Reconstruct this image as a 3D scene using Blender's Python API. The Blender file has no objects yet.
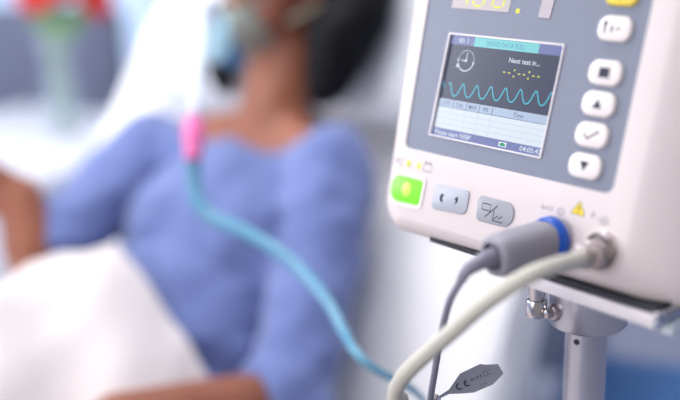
import bpy, math, random
import numpy as np
from mathutils import Vector, Matrix, noise
random.seed(7)
V3 = lambda a: np.array(a, dtype=float)
def nrm(a): a = V3(a); return a / np.linalg.norm(a)

# ------------------------------------------------------------ camera
FPX = 963.0; PITCH = math.radians(16.77); ROLL = math.radians(-1.68)
CAM = V3((0, 0, 1.3))
c_, s_ = math.cos(PITCH), math.sin(PITCH)
r0 = V3((1, 0, 0)); FW = V3((0, c_, -s_)); u0 = V3((0, s_, c_))
CR = math.cos(ROLL) * r0 + math.sin(ROLL) * u0
CU = -math.sin(ROLL) * r0 + math.cos(ROLL) * u0
def at(px, py, d): return CAM + d * (FW + (px - 340) / FPX * CR - (py - 200) / FPX * CU)
scene = bpy.context.scene
COL = scene.collection
cd = bpy.data.cameras.new('camera'); cam = bpy.data.objects.new('camera', cd); COL.objects.link(cam)
cd.sensor_width = 36; cd.lens = 36 * FPX / 680; cd.clip_start = .02
m = Matrix(((CR[0], CU[0], -FW[0]), (CR[1], CU[1], -FW[1]), (CR[2], CU[2], -FW[2])))
cam.matrix_world = Matrix.Translation(CAM) @ m.to_4x4()
cd.dof.use_dof = True; cd.dof.focus_distance = .764; cd.dof.aperture_fstop = 1.35; cd.dof.aperture_blades = 0
scene.camera = cam
# ------------------------------------------------------------ world, lights, exposure
w = bpy.data.worlds.new('world'); scene.world = w; w.use_nodes = True
bg = w.node_tree.nodes['Background']; bg.inputs[0].default_value = (.96, .95, 1, 1); bg.inputs[1].default_value = .30
def area(name, loc, target, size, energy, color):
    l = bpy.data.lights.new(name, 'AREA'); l.shape = 'RECTANGLE'; l.size, l.size_y = size; l.energy = energy; l.color = color
    o = bpy.data.objects.new(name, l); COL.objects.link(o); o.location = loc
    o.rotation_euler = (Vector(target) - Vector(loc)).to_track_quat('-Z', 'Y').to_euler(); return o
area('window_daylight', (-2.45, 1.9, 1.7), (-.1, 1.2, .9), (2.0, 1.5), 50, (.95, .97, 1))
area('rear_left_key_light', (-2.3, -.9, 1.7), (.15, .8, 1.0), (1.6, 1.5), 52, (1, .97, .95))  # key light added at rear left for the monitor face; no window there
area('overhead_fill_light', (-.3, 1.5, 2.72), (-.3, 1.5, 0), (1.2, 1.2), 36, (1, .97, .95))  # overhead fill added out of view to brighten the bed
area('overhead_fill_light', (.1, -.8, 2.72), (.1, -.2, 0), (1.2, 1.2), 5, (1, .95, .93))  # weak overhead fill added behind the camera
vs = scene.view_settings; vs.view_transform = 'Standard'; vs.look = 'None'; vs.exposure = 0.0; vs.gamma = 1; vs.use_curve_mapping = False

# ------------------------------------------------------------ helpers
def lin(c): return tuple(((x / 255) / 12.92 if x / 255 <= .04045 else ((x / 255 + .055) / 1.055) ** 2.4) for x in c)
def mat(name, rgb, rough=.5, metal=0, var=.06, scale=30, bump=0., bscale=200, emit=None, estr=1, trans=0, sss=0, sheen=0, coat=0, alpha=1, stretch=None, ior=None):
    mt = bpy.data.materials.new(name); mt.use_nodes = True; nt = mt.node_tree; p = nt.nodes['Principled BSDF']
    c = lin(rgb)
    tc = nt.nodes.new('ShaderNodeTexCoord'); nz = nt.nodes.new('ShaderNodeTexNoise'); nz.inputs['Scale'].default_value = scale
    nz.inputs['Detail'].default_value = 4
    vec = tc.outputs['Object']
    if stretch:
        mp = nt.nodes.new('ShaderNodeMapping'); mp.inputs['Scale'].default_value = stretch; nt.links.new(vec, mp.inputs[0]); vec = mp.outputs[0]
    nt.links.new(vec, nz.inputs['Vector'])
    rp = nt.nodes.new('ShaderNodeValToRGB')
    rp.color_ramp.elements[0].position = .3; rp.color_ramp.elements[1].position = .7
    rp.color_ramp.elements[0].color = tuple(x * (1 - var) for x in c) + (1,)
    rp.color_ramp.elements[1].color = tuple(min(1, x * (1 + var)) for x in c) + (1,)
    nt.links.new(nz.outputs['Fac'], rp.inputs[0]); nt.links.new(rp.outputs[0], p.inputs['Base Color'])
    p.inputs['Roughness'].default_value = rough; p.inputs['Metallic'].default_value = metal
    if bump:
        b2 = nt.nodes.new('ShaderNodeTexNoise'); b2.inputs['Scale'].default_value = bscale; nt.links.new(vec, b2.inputs['Vector'])
        bp = nt.nodes.new('ShaderNodeBump'); bp.inputs['Strength'].default_value = bump; bp.inputs['Distance'].default_value = .002
        nt.links.new(b2.outputs['Fac'], bp.inputs['Height']); nt.links.new(bp.outputs[0], p.inputs['Normal'])
    if emit:
        p.inputs['Emission Color'].default_value = lin(emit) + (1,); p.inputs['Emission Strength'].default_value = estr
    p.inputs['Transmission Weight'].default_value = trans
    if sss: p.inputs['Subsurface Weight'].default_value = sss; p.inputs['Subsurface Radius'].default_value = (.02, .008, .004); p.inputs['Subsurface Scale'].default_value = .5
    if sheen: p.inputs['Sheen Weight'].default_value = sheen
    if coat: p.inputs['Coat Weight'].default_value = coat
    if ior: p.inputs['IOR'].default_value = ior
    p.inputs['Alpha'].default_value = alpha
    return mt
def glow(name, rgb, k=.75):  # a lit area of a display: mostly its own light, a little room light
    return mat(name, tuple(int(x * .25) for x in rgb), rough=.25, var=.02, emit=rgb, estr=k)

WM = {}
def empty(name, loc, label=None, cat=None, group=None, rotz=0, kind=None):
    o = bpy.data.objects.new(name, None); COL.objects.link(o); o.location = loc; o.rotation_euler = (0, 0, rotz)
    o.empty_display_size = .05
    WM[o] = Matrix.Translation(Vector(loc)) @ Matrix.Rotation(rotz, 4, 'Z')
    tag(o, label, cat, group, kind); return o
def tag(o, label=None, cat=None, group=None, kind=None):
    for k, v in (('label', label), ('category', cat), ('group', group), ('kind', kind)):
        if v: o[k] = v
    return o
class MB:
    """collects geometry (world coordinates) for ONE mesh object"""
    def __init__(s): s.v = []; s.f = []; s.mi = []
    def add(s, vf, mi=0):
        v, f = vf; n = len(s.v); s.v += [tuple(map(float, p)) for p in v]; s.f += [tuple(i + n for i in q) for q in f]; s.mi += [mi] * len(f); return s
def obj(name, geo, mats, parent=None, smooth=True, angle=40, label=None, cat=None, group=None, kind=None, flip=False):
    if not isinstance(geo, MB): geo = MB().add(geo)
    V = np.array(geo.v)
    if parent is None:
        lo, hi = V.min(0), V.max(0); base = Vector(((lo[0] + hi[0]) / 2, (lo[1] + hi[1]) / 2, lo[2])); M = Matrix.Translation(base)
    else: M = WM[parent]
    inv = M.inverted(); A = np.array(inv)
    V = V @ A[:3, :3].T + A[:3, 3]
    me = bpy.data.meshes.new(name); me.from_pydata(V.tolist(), [], geo.f)
    if not isinstance(mats, (list, tuple)): mats = [mats]
    for mm in mats: me.materials.append(mm)
    me.polygons.foreach_set('material_index', geo.mi)
    me.update(); me.validate()
    o = bpy.data.objects.new(name, me); COL.objects.link(o)
    if parent is None: o.location = base
    else: o.parent = parent
    WM[o] = M
    if smooth:
        me.polygons.foreach_set('use_smooth', [True] * len(me.polygons)); me.set_sharp_from_angle(angle=math.radians(angle))
    tag(o, label, cat, group, kind); return o
def frame(z, x=None):
    z = nrm(z)
    if x is None: x = V3((0, 0, 1)) if abs(z[2]) < .9 else V3((1, 0, 0))
    x = V3(x) - np.dot(x, z) * z; x = nrm(x); y = np.cross(z, x); return x, y, z
def catmull(pts, n=10):
    P = [V3(p) for p in pts]; P = [2 * P[0] - P[1]] + P + [2 * P[-1] - P[-2]]; out = []
    for i in range(1, len(P) - 2):
        for k in range(n):
            t = k / n; a, b, c, d = P[i - 1:i + 3]
            out.append(.5 * (2 * b + (c - a) * t + (2 * a - 5 * b + 4 * c - d) * t * t + (3 * b - a - 3 * c + d) * t ** 3))
    out.append(P[-2]); return out
def tube(pts, r, seg=16, n=10, smooth=True, caps=True, ripple=0, cycles=0):
    pp = catmull([list(p) + [0] for p in pts], n) if False else (catmull(pts, n) if smooth else [V3(p) for p in pts])
    if np.isscalar(r): rr = [r] * len(pp)
    else:
        rr = np.interp(np.linspace(0, len(r) - 1, len(pp)), range(len(r)), r)
    x = None; v = []; f = []; d = 0
    for i, p in enumerate(pp):
        t = pp[min(i + 1, len(pp) - 1)] - pp[max(i - 1, 0)]
        x, y, z = frame(t, x)
        ra = rr[i] * (1 + ripple * (1 if i % 2 else -1)) if ripple else rr[i]
        for k in range(seg):
            a = 2 * math.pi * k / seg; v.append(p + ra * (math.cos(a) * x + math.sin(a) * y))
    for i in range(len(pp) - 1):
        for k in range(seg):
            a = i * seg + k; b = i * seg + (k + 1) % seg; f.append((a, b, b + seg, a + seg))
    if caps: f.append(tuple(range(seg))[::-1]); f.append(tuple((len(pp) - 1) * seg + k for k in range(seg)))
    return v, f
def lathe(origin, axis, prof, seg=32, xd=None, closed=False):
    """prof: list of (distance along axis, radius)"""
    x, y, z = frame(axis, xd); v = []; f = []; n = len(prof)
    for h, r in prof:
        for k in range(seg):
            a = 2 * math.pi * k / seg; v.append(V3(origin) + h * z + r * (math.cos(a) * x + math.sin(a) * y))
    for i in range(n - 1 + (1 if closed else 0)):
        for k in range(seg):
            a = i * seg + k; b = i * seg + (k + 1) % seg; c = ((i + 1) % n) * seg
            f.append((a, b, c + (k + 1) % seg, c + k))
    if not closed: f.append(tuple(range(seg))[::-1]); f.append(tuple((n - 1) * seg + k for k in range(seg)))
    return v, f
def rq(corners, radii, k=6):
    """rounded polygon from corner points (2-D, clockwise or not), k segments per corner"""
    out = []; n = len(corners)
    for i in range(n):
        P = V3(corners[i]); A = V3(corners[i - 1]) - P; Bv = V3(corners[(i + 1) % n]) - P
        a = A / np.linalg.norm(A); b = Bv / np.linalg.norm(Bv); r = radii[i] if hasattr(radii, '__len__') else radii
        th = math.acos(np.clip(np.dot(a, b), -1, 1)); d = r / math.tan(th / 2); cdir = nrm(a + b); C = P + cdir * r / math.sin(th / 2)
        s, e = P + a * d - C, P + b * d - C
        for j in range(k + 1):
            t = j / k; om = math.pi - th
            q = (math.sin((1 - t) * om) * s + math.sin(t * om) * e) / math.sin(om) if r > 1e-9 else s * 0
            out.append(C + q)
    return out
def loft(rings, cap0=True, cap1=True):
    v = []; f = []; n = len(rings[0])
    for r in rings: v += list(r)
    for i in range(len(rings) - 1):
        for k in range(n):
            f.append((i * n + k, i * n + (k + 1) % n, (i + 1) * n + (k + 1) % n, (i + 1) * n + k))
    if cap0: f.append(tuple(range(n))[::-1])
    if cap1: f.append(tuple((len(rings) - 1) * n + k for k in range(n)))
    return v, f
def box(o, x, y, z, sx, sy, sz, b=.003):
    """rounded box centred at o with half sizes"""
    x, y, z, o = nrm(x), nrm(y), nrm(z), V3(o); b = min(b, sx * .95, sy * .95, sz * .95)
    rings = []
    for (zz, ins) in ((-sz, b), (-sz + b * .3, b * .3), (-sz + b, 0), (sz - b, 0), (sz - b * .3, b * .3), (sz, b)):
        rings.append([o + p[0] * x + p[1] * y + zz * z for p in rq([(-sx + ins, -sy + ins), (sx - ins, -sy + ins), (sx - ins, sy - ins), (-sx + ins, sy - ins)], max(b - ins * .7, 1e-4), 4)])
    return loft(rings)
EX, EY, EZ = V3((1, 0, 0)), V3((0, 1, 0)), V3((0, 0, 1))
def abox(x0, x1, y0, y1, z0, z1, b=.003):
    return box(((x0 + x1) / 2, (y0 + y1) / 2, (z0 + z1) / 2), EX, EY, EZ, (x1 - x0) / 2, (y1 - y0) / 2, (z1 - z0) / 2, b)
def quad(o, x, y, sx, sy):
    o, x, y = V3(o), V3(x), V3(y); return [o - x * sx - y * sy, o + x * sx - y * sy, o + x * sx + y * sy, o - x * sx + y * sy], [(0, 1, 2, 3)]
def ellip(o, x, y, z, a, b, c, nu=24, nv=14):
    v = []; f = []; o = V3(o)
    for i in range(1, nv):
        t = math.pi * i / nv
        for k in range(nu):
            p = 2 * math.pi * k / nu; v.append(o + a * math.sin(t) * math.cos(p) * V3(x) + b * math.sin(t) * math.sin(p) * V3(y) + c * math.cos(t) * V3(z))
    n = len(v); v += [o + c * V3(z), o - c * V3(z)]
    for i in range(nv - 2):
        for k in range(nu):
            a_ = i * nu + k; b_ = i * nu + (k + 1) % nu; f.append((a_, a_ + nu, b_ + nu, b_))
    for k in range(nu):
        f.append((n, k, (k + 1) % nu)); q = (nv - 2) * nu; f.append((n + 1, q + (k + 1) % nu, q + k))
    return v, f
def capsule(p, q, ra, rb, seg=18):
    p, q = V3(p), V3(q); L = np.linalg.norm(q - p); prof = []
    for i in range(7): a = math.pi / 2 * i / 6; prof.append((-ra * math.cos(a), max(ra * math.sin(a), .0005)))
    for i in range(1, 7): a = math.pi / 2 * i / 6; prof.append((L + rb * math.sin(a), max(rb * math.cos(a), .0005)))
    return lathe(p, q - p, prof, seg)
def union(geo, voxel=.006, smooth=6, disp=None):
    """fuse closed shapes into one continuous skin; returns verts, faces"""
    me = bpy.data.meshes.new('tmp'); me.from_pydata([tuple(p) for p in geo.v], [], geo.f); me.update()
    o = bpy.data.objects.new('tmp', me); COL.objects.link(o)
    r = o.modifiers.new('r', 'REMESH'); r.mode = 'VOXEL'; r.voxel_size = voxel
    if smooth: sm = o.modifiers.new('s', 'SMOOTH'); sm.factor = .6; sm.iterations = smooth
    dg = bpy.context.evaluated_depsgraph_get(); ev = o.evaluated_get(dg); em = ev.to_mesh()
    nrmls = np.array([v.normal[:] for v in em.vertices]); v = np.array([v.co[:] for v in em.vertices]); f = [tuple(p.vertices) for p in em.polygons]
    ev.to_mesh_clear(); bpy.data.objects.remove(o); bpy.data.meshes.remove(me)
    if disp is not None: v = v + nrmls * np.array([disp(p) for p in v])[:, None]
    return v, f
def text_geo(s, mapf, bold=0):
    cu = bpy.data.curves.new('t', 'FONT'); cu.body = s; cu.size = 1; cu.resolution_u = 3; cu.offset = bold
    o = bpy.data.objects.new('t', cu); COL.objects.link(o)
    dg = bpy.context.evaluated_depsgraph_get(); me = bpy.data.meshes.new_from_object(o.evaluated_get(dg))
    v = np.array([q.co[:] for q in me.vertices]); f = [tuple(p.vertices) for p in me.polygons]
    bpy.data.objects.remove(o); bpy.data.curves.remove(cu); bpy.data.meshes.remove(me)
    lo, hi = v.min(0), v.max(0)
    return [mapf((p[0] - lo[0]) / (hi[0] - lo[0]), (p[1] - lo[1]) / (hi[1] - lo[1])) for p in v], f

# ------------------------------------------------------------ materials
M_case = mat('case_plastic', (216, 204, 203), .42, var=.015, bump=.05, bscale=900)
M_panel = mat('panel_grey', (118, 123, 140), .4, var=.03, scale=400, bump=.06, bscale=900)
M_rim = mat('bezel_light', (212, 206, 210), .35, var=.01)
M_btn = mat('button_white', (228, 218, 216), .4, var=.01)
M_btnside = mat('button_skirt', (176, 166, 172), .5, var=.02)
M_yel = mat('button_yellow', (232, 204, 70), .4, var=.02)
M_grey1 = mat('button_grey', (166, 168, 180), .4, var=.02)
M_grey2 = mat('button_dark_grey', (150, 150, 158), .4, var=.02)
M_ink = mat('ink_dark', (38, 38, 60), .6, var=.02)
M_inkg = mat('ink_grey', (125, 118, 130), .6, var=.02)
M_rub = mat('black_rubber', (30, 32, 42), .6, var=.05)
M_alu = mat('brushed_aluminium', (205, 214, 220), .45, .2, var=.03, scale=60, stretch=(1, 12, 1))
M_tray = mat('satin_aluminium', (222, 215, 219), .5, .08, var=.02, scale=300, bump=.1, bscale=900)
M_pole = mat('pole_aluminium', (190, 188, 198), .28, .8, var=.03, scale=20)
M_chrome = mat('chrome', (215, 210, 212), .12, 1, var=.03)
M_knurl = mat('nickel', (190, 180, 178), .25, .95, var=.15, scale=500)
M_steel = mat('steel_rod', (150, 155, 175), .25, .9)
M_plug = mat('plug_rubber', (142, 140, 150), .5, var=.03, bump=.05)
M_gcab = mat('cable_grey', (128, 126, 142), .5, var=.03)
M_blue = mat('blue_ring', (0, 78, 178), .4, var=.03)
M_hose = mat('cream_hose', (192, 188, 177), .45, var=.02)
M_tag = mat('tag_plastic', (146, 148, 160), .5, var=.03)
M_shirt = mat('shirt_cotton', (98, 114, 168), .9, var=.06, scale=14, bump=.3, bscale=500, sheen=.3)
M_skin = mat('skin', (146, 88, 66), .55, var=.08, scale=20, bump=.08, bscale=300, sss=.12)
M_lip = mat('lips', (140, 72, 68), .4, var=.05)
M_hair = mat('black_hair', (9, 9, 15), .65, var=.3, scale=80, bump=.3, bscale=120)
M_hair.node_tree.nodes['Principled BSDF'].inputs['Specular IOR Level'].default_value = .15
M_white = mat('eye_white', (225, 220, 215), .2)
M_iris = mat('iris', (45, 25, 18), .15)
M_sheet = mat('white_sheet', (234, 234, 238), .9, var=.02, scale=8, bump=.2, bscale=60)
M_blanket = mat('white_blanket', (220, 212, 211), .95, var=.025, scale=10, bump=.5, bscale=140, sheen=.3)
M_pillow = mat('pillow_cotton', (214, 218, 228), .9, var=.015, bump=.15, bscale=80)
M_mask = mat('clear_vinyl', (190, 225, 215), .15, var=.02, alpha=.38)
M_cyan = mat('cyan_plastic', (190, 232, 244), .2, var=.03)
M_cyantube = mat('cyan_tube', (98, 160, 190), .2, var=.03, alpha=.72)
M_clear = mat('white_clear_tube', (225, 232, 244), .2, var=.02, alpha=.7)
M_dblue = mat('blue_valve', (70, 120, 160), .4)
M_pink = mat('pink_connector', (240, 120, 180), .35, var=.02)
M_strap = mat('elastic_strap', (196, 190, 170), .8)
M_red = mat('petal_coral', (226, 62, 48), .6, var=.1)
M_dred = mat('petal_dark_red', (190, 22, 32), .6, var=.12)
M_green = mat('stem_green', (96, 140, 74), .6, var=.1)
M_glass = mat('vase_glass', (215, 228, 245), .05, var=.01, alpha=.12)
M_water = mat('water', (200, 225, 225), .05, alpha=.12)
M_cab = mat('white_laminate', (204, 206, 216), .45, var=.01)
M_bedf = mat('bed_frame_metal', (190, 196, 212), .4, .2)
M_bedp = mat('bed_panel', (205, 214, 232), .45)
M_floor = mat('floor_vinyl', (158, 160, 176), .45, var=.05, scale=6)
M_wall = mat('wall_paint', (178, 190, 214), .8, var=.01)
M_ceil = mat('ceiling_paint', (238, 238, 240), .9, var=.01)
M_uph = mat('armchair_fabric', (104, 110, 132), .9, var=.08, scale=60)
M_bluev = mat('blue_vinyl', (84, 132, 190), .45, var=.04)
M_frame = mat('window_frame', (228, 230, 235), .4)
M_pane = mat('window_pane', (200, 218, 240), .1, var=.02, emit=(178, 200, 232), estr=.85)
M_cast = mat('caster_plastic', (70, 72, 82), .5)
M_addlamp = mat('added_lamp_glow', (250, 250, 250), .5, emit=(255, 252, 248), estr=1.0)  # glow for the added, unseen ceiling lamps
# display colours
G_dark = glow('lcd_dark', (66, 70, 96), .72); G_pur = glow('lcd_purple', (120, 128, 182), .85); G_cyan = glow('lcd_cyan', (128, 212, 218), .9)
G_white = glow('lcd_white', (222, 232, 244), .9); G_head = glow('lcd_cell', (180, 198, 226), .9); G_line = glow('lcd_line', (110, 118, 150), .8)
G_tr = glow('lcd_trace', (70, 190, 215), 1.0); G_ywl = glow('lcd_yellow', (205, 205, 90), 1.0); G_grn = glow('lcd_green', (30, 150, 110), 1.0)
G_faint = glow('lcd_gridline', (196, 208, 224), .9); G_ctext = glow('lcd_cyan_text', (86, 160, 190), .9)
G_led = glow('led_window', (226, 214, 216), .75); G_dig = glow('led_digit', (226, 226, 60), 1.05)
G_power = mat('power_green', (90, 200, 30), .35, emit=(120, 214, 40), estr=.72); G_pwrl = mat('power_light', (170, 240, 80), .3, emit=(140, 232, 60), estr=.85)
G_l1 = mat('lamp_green_yellow', (150, 160, 20), .3, emit=(205, 200, 40), estr=.8); G_l2 = mat('lamp_amber', (240, 190, 90), .3, emit=(255, 205, 90), estr=.9)
M_wtri = mat('warning_yellow', (232, 205, 20), .5)

# ------------------------------------------------------------ the room
def struct(name, geo, m_, parent=None, smooth=False): return obj(name, geo, m_, parent, smooth, kind='structure')
XL, XR, YB, YF, HC = -2.7, 2.6, 4.3, -2.4, 2.8
struct('floor', abox(XL, XR, YF, YB, -.1, 0, .001), M_floor)
struct('ceiling', abox(XL, XR, YF, YB, HC, HC + .1, .001), M_ceil)
struct('wall_right', abox(XR, XR + .1, YF, YB, 0, HC, .001), M_wall)
# back wall with a wide low window
wx0, wx1, wz0, wz1 = -1.75, .2, .42, 2.35
g = MB()
for a in ((XL, wx0, 0, HC), (wx1, XR, 0, HC), (wx0, wx1, 0, wz0), (wx0, wx1, wz1, HC)): g.add(abox(a[0], a[1], YB, YB + .1, a[2], a[3], .0005))
struct('wall_back', g, M_wall)
wn = tag(empty('window_1', ((wx0 + wx1) / 2, YB + .04, wz0)), kind='structure')
g = MB()
for a in ((wx0, wx0 + .06, wz0, wz1), (wx1 - .06, wx1, wz0, wz1), (wx0 + .06, wx1 - .06, wz0, wz0 + .06), (wx0 + .06, wx1 - .06, wz1 - .06, wz1), (-.8, -.75, wz0 + .06, wz1 - .06)): g.add(abox(a[0], a[1], YB + .02, YB + .07, a[2], a[3], .004))
struct('window_frame', g, M_frame, wn)
struct('window_pane', abox(wx0 + .05, wx1 - .05, YB + .04, YB + .05, wz0 + .05, wz1 - .05, .001), M_pane, wn)
# left wall with the window the daylight comes through
g = MB()
for a in ((YF, .8, 0, HC), (3.0, YB, 0, HC), (.8, 3.0, 0, .9), (.8, 3.0, 2.45, HC)): g.add(abox(XL - .1, XL, a[0], a[1], a[2], a[3], .0005))
struct('wall_left', g, M_wall)
wn = tag(empty('window_2', (XL - .05, 1.9, .9)), kind='structure')
g = MB()
for a in ((.8, .86, .9, 2.45), (2.94, 3.0, .9, 2.45), (.86, 2.94, .9, .96), (.86, 2.94, 2.39, 2.45), (1.88, 1.93, .96, 2.39)): g.add(abox(XL - .07, XL - .03, a[0], a[1], a[2], a[3], .004))
struct('window_frame', g, M_frame, wn)
struct('window_pane', abox(XL - .06, XL - .05, .85, 2.95, .95, 2.4, .001), M_pane, wn)
struct('baseboard_back', abox(XL, XR, YB - .015, YB, 0, .09, .004), M_frame)
for lx, ly, lb in ((-.3, 1.5, 'unseen square ceiling lamp added above the raised head end of the bed'), (.1, -.8, 'unseen square ceiling lamp added farther from the window wall, past the foot end of the bed')):
    t = empty('added_ceiling_lamp', (lx, ly, HC - .05), lb, 'lamp', 'added ceiling lamps')  # unseen fittings added to go with the overhead fill lights
    obj('added_lamp_frame', abox(lx - .63, lx + .63, ly - .63, ly + .63, HC - .04, HC, .006), M_frame, t)
    obj('added_lamp_diffuser', abox(lx - .58, lx + .58, ly - .58, ly + .58, HC - .05, HC - .035, .004), M_addlamp, t)

# ------------------------------------------------------------ bed frame of reference
BF = V3((-.5, -.8660254, 0)); BL = V3((.8660254, -.5, 0))
NK = at(262, 108, 1.52); AR = math.radians(48)
BD = math.cos(AR) * BF - math.sin(AR) * EZ           # neck towards hip
BN = math.sin(AR) * BF + math.cos(AR) * EZ           # out of the chest
HIP = NK + .50 * BD
def bed(s, l, z): return V3((HIP[0], HIP[1], 0)) + s * BF + l * BL + z * EZ
def bbox_(s0, s1, l0, l1, z0, z1, b=.01): return box(bed((s0 + s1) / 2, (l0 + l1) / 2, (z0 + z1) / 2), BF, BL, EZ, (s1 - s0) / 2, (l1 - l0) / 2, (z1 - z0) / 2, b)
MZ = HIP[2] - .105                                    # top of the flat mattress
def back(d, l, n): return HIP - .03 * BF + .0 * EZ - d * BD + l * BL + n * BN    # d metres up the raised backrest
bt = empty('hospital_bed', bed(.2, 0, 0), 'raised hospital bed with white mattress beneath the reclining patient', 'bed')
obj('bed_frame', MB().add(bbox_(-.75, 1.3, -.44, .44, MZ - .24, MZ - .17, .01)), M_bedf, bt)
obj('mattress', MB().add(bbox_(-.02, 1.32, -.45, .45, MZ - .15, MZ, .04)), M_sheet, bt)
obj('backrest_mattress', box(back(.43, 0, -.185), BL, -BD, BN, .45, .46, .07, .04), M_sheet, bt)
obj('backrest_panel', box(back(.45, 0, -.275), BL, -BD, BN, .43, .46, .015, .01), M_bedp, bt)
for l in (-.36, .36): obj('lift_arm', tube([bed(-.2, l, MZ - .2), back(.5, l, -.285)], .015, smooth=False), M_bedf, bt)
for s in (-.65, 1.2):
    for l in (-.38, .38):
        lg = obj('leg', tube([bed(s, l, MZ - .2), bed(s, l, .12)], .022, smooth=False), M_bedf, bt)
        obj('caster', lathe(bed(s, l, .06) - .02 * BL, BL, [(0, .03), (.004, .058), (.036, .058), (.04, .03)]), M_cast, lg)
obj('headboard', bbox_(-.93, -.90, -.42, .42, .35, .98, .012), M_bedp, bt)
for l in (-.38, .38): obj('headboard_post', tube([bed(-.915, l, .35), bed(-.915, l, MZ - .2), bed(-.74, l, MZ - .2)], .014, smooth=False), M_bedf, bt)
# sheet tucked over the backrest and the flat part, with soft rumples
def sheet_geo():
    v = []; f = []; nu, nv = 60, 90
    for i in range(nv + 1):
        q = i / nv * 2.05 - .80
        for k in range(nu + 1):
            l = (k / nu - .5) * .93
            e = max(0, abs(l) - .43) * 1.8
            wr = .010 * noise.noise(Vector((q * 5, l * 6, 1))) + .006 * noise.noise(Vector((q * 14, l * 12, 4)))
            if q < -.0: p = back(-q, l, -.105 + wr - e * e * 8 - e * .6)
            else: p = bed(q - .03, l, MZ + .012 + wr - e * e * 8 - e * .6)
            v.append(p)
    for i in range(nv):
        for k in range(nu): a = i * (nu + 1) + k; f.append((a, a + 1, a + nu + 2, a + nu + 1))
    return v, f
def thick(vf, off):
    v, f = vf; v = [V3(p) for p in v]; n = len(v); o = V3(off); V = v + [p + o for p in v]; F = [tuple(q) for q in f] + [tuple(i + n for i in reversed(q)) for q in f]
    from collections import Counter
    ed = Counter()
    for q in f:
        for i in range(len(q)): ed[tuple(sorted((q[i], q[(i + 1) % len(q)])))] += 1
    for q in f:
        for i in range(len(q)):
            a, b = q[i], q[(i + 1) % len(q)]
            if ed[tuple(sorted((a, b)))] == 1: F.append((b, a, a + n, b + n))
    return V, F
obj('bed_sheet', thick(sheet_geo(), -.004 * BN), M_sheet, label='rumpled white sheet spread over the raised bed under the patient', cat='bed sheet')
# pillow
def pillow_geo(c, x, y, z, a, b, h):
    v = []; f = []; n = 36
    for side in (1, -1):
        for i in range(n + 1):
            for k in range(n + 1):
                p = i / n * 2 - 1; q = k / n * 2 - 1
                e = max(0, (1 - p ** 4)) ** .5 * max(0, (1 - q ** 4)) ** .5
                sx = 1 - .06 * (1 - abs(p)) * q * q * 0 - .05 * q * q; sy = 1 - .05 * p * p
                wv = .006 * noise.noise(Vector((p * 4, q * 4, side)))
                v.append(V3(c) + p * a * sx * V3(x) + q * b * sy * V3(y) + side * (h * e + wv * e) * V3(z))
    m_ = (n + 1) ** 2
    for i in range(n):
        for k in range(n):
            A = i * (n + 1) + k; f.append((A, A + n + 1, A + n + 2, A + 1)); f.append((A + m_, A + 1 + m_, A + n + 2 + m_, A + n + 1 + m_))
    return v, f
obj('pillow', pillow_geo(back(.76, 0.03, -.06), BL, -BD, BN, .37, .25, .055), M_pillow, label='large white pillow behind the head of the patient', cat='pillow')

# ------------------------------------------------------------ the patient
hf = nrm((-.66, -.70, -.18)); hu = nrm(V3((.18, .04, 1)) - np.dot((.18, .04, 1), hf) * hf); hl = np.cross(hu, hf)   # face forward, up, her left
HC_ = at(280, -18, 1.57)
def hd(l, f_, u_): return HC_ + l * hl + f_ * hf + u_ * hu
SPN = NK - .045 * BN
def tor(d, l, n): return SPN + d * BD + l * BL + n * BN
shL, shR = at(334, 172, 1.43), at(150, 150, 1.60)
elL, elR = at(290, 402, 1.25), at(36, 266, 1.42)
wrL, wrR = at(118, 420, 1.10), at(20, 197, 1.42)
hip_z = HIP[2]
def hand(g, wr, d, palm_n, side, sc=1., curl=.7):
    """palm, four unequal bent fingers and a thumb; d = towards the fingers, palm_n = out of the palm"""
    d = nrm(d); pn = nrm(V3(palm_n) - np.dot(palm_n, d) * d); x = np.cross(d, pn) * side
    for k in range(4):
        o = (k - 1.5) * .019
        g.add(capsule(wr + .02 * d + o * .7 * x, wr + (.088 - abs(k - 1.2) * .004) * d + o * x, .013, .0105, 12))
        ln = (.072, .08, .076, .06)[k] * sc
        p = wr + (.088 - abs(k - 1.2) * .004) * d + o * x; a = curl * .5; rr = .0092
        for j in range(3):
            dd = math.cos(a) * d + math.sin(a) * pn + .06 * (k - 1.5) * x
            q = p + nrm(dd) * ln * (.44, .32, .24)[j]; g.add(capsule(p, q, rr, rr * .92, 10)); p = q; rr *= .9; a += curl * .8
    a0 = wr + .025 * d - .022 * x + .006 * pn; a1 = a0 + .04 * nrm(d * .6 - x * .75 + pn * .3); a2 = a1 + .03 * nrm(d * .9 - x * .35 + pn * .4); a3 = a2 + .024 * nrm(d + pn * .5)
    g.add(capsule(a0, a1, .015, .012, 12)); g.add(capsule(a1, a2, .0115, .0105, 12)); g.add(capsule(a2, a3, .0105, .0085, 12))
pt = empty('person', HIP - .1 * EZ, 'patient in a blue long top with black hair reclining in bed wearing an oxygen mask', 'person')
g = MB()
g.add(ellip(hd(0, -.012, .025), hl, hf, hu, .074, .095, .098)); g.add(ellip(hd(0, .028, -.035), hl, hf, hu, .062, .066, .082))
g.add(ellip(hd(0, .045, -.075), hl, hf, hu, .046, .045, .040)); g.add(ellip(hd(0, .072, -.098), hl, hf, hu, .02, .018, .018))
for s in (-1, 1):
    g.add(ellip(hd(s * .038, .062, -.022), hl, hf, hu, .024, .022, .022)); g.add(capsule(hd(s * .012, .083, .022), hd(s * .045, .07, .022), .010, .008, 12))
    g.add(ellip(hd(s * .076, -.012, -.005), hl, hf, hu, .009, .02, .032)); g.add(ellip(hd(s * .011, .1, -.028), hl, hf, hu, .009, .010, .008))
g.add(capsule(hd(0, .088, .018), hd(0, .106, -.022), .008, .013, 12)); g.add(ellip(hd(0, .089, -.058), hl, hf, hu, .024, .013, .008)); g.add(ellip(hd(0, .087, -.07), hl, hf, hu, .021, .012, .008))
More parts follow.
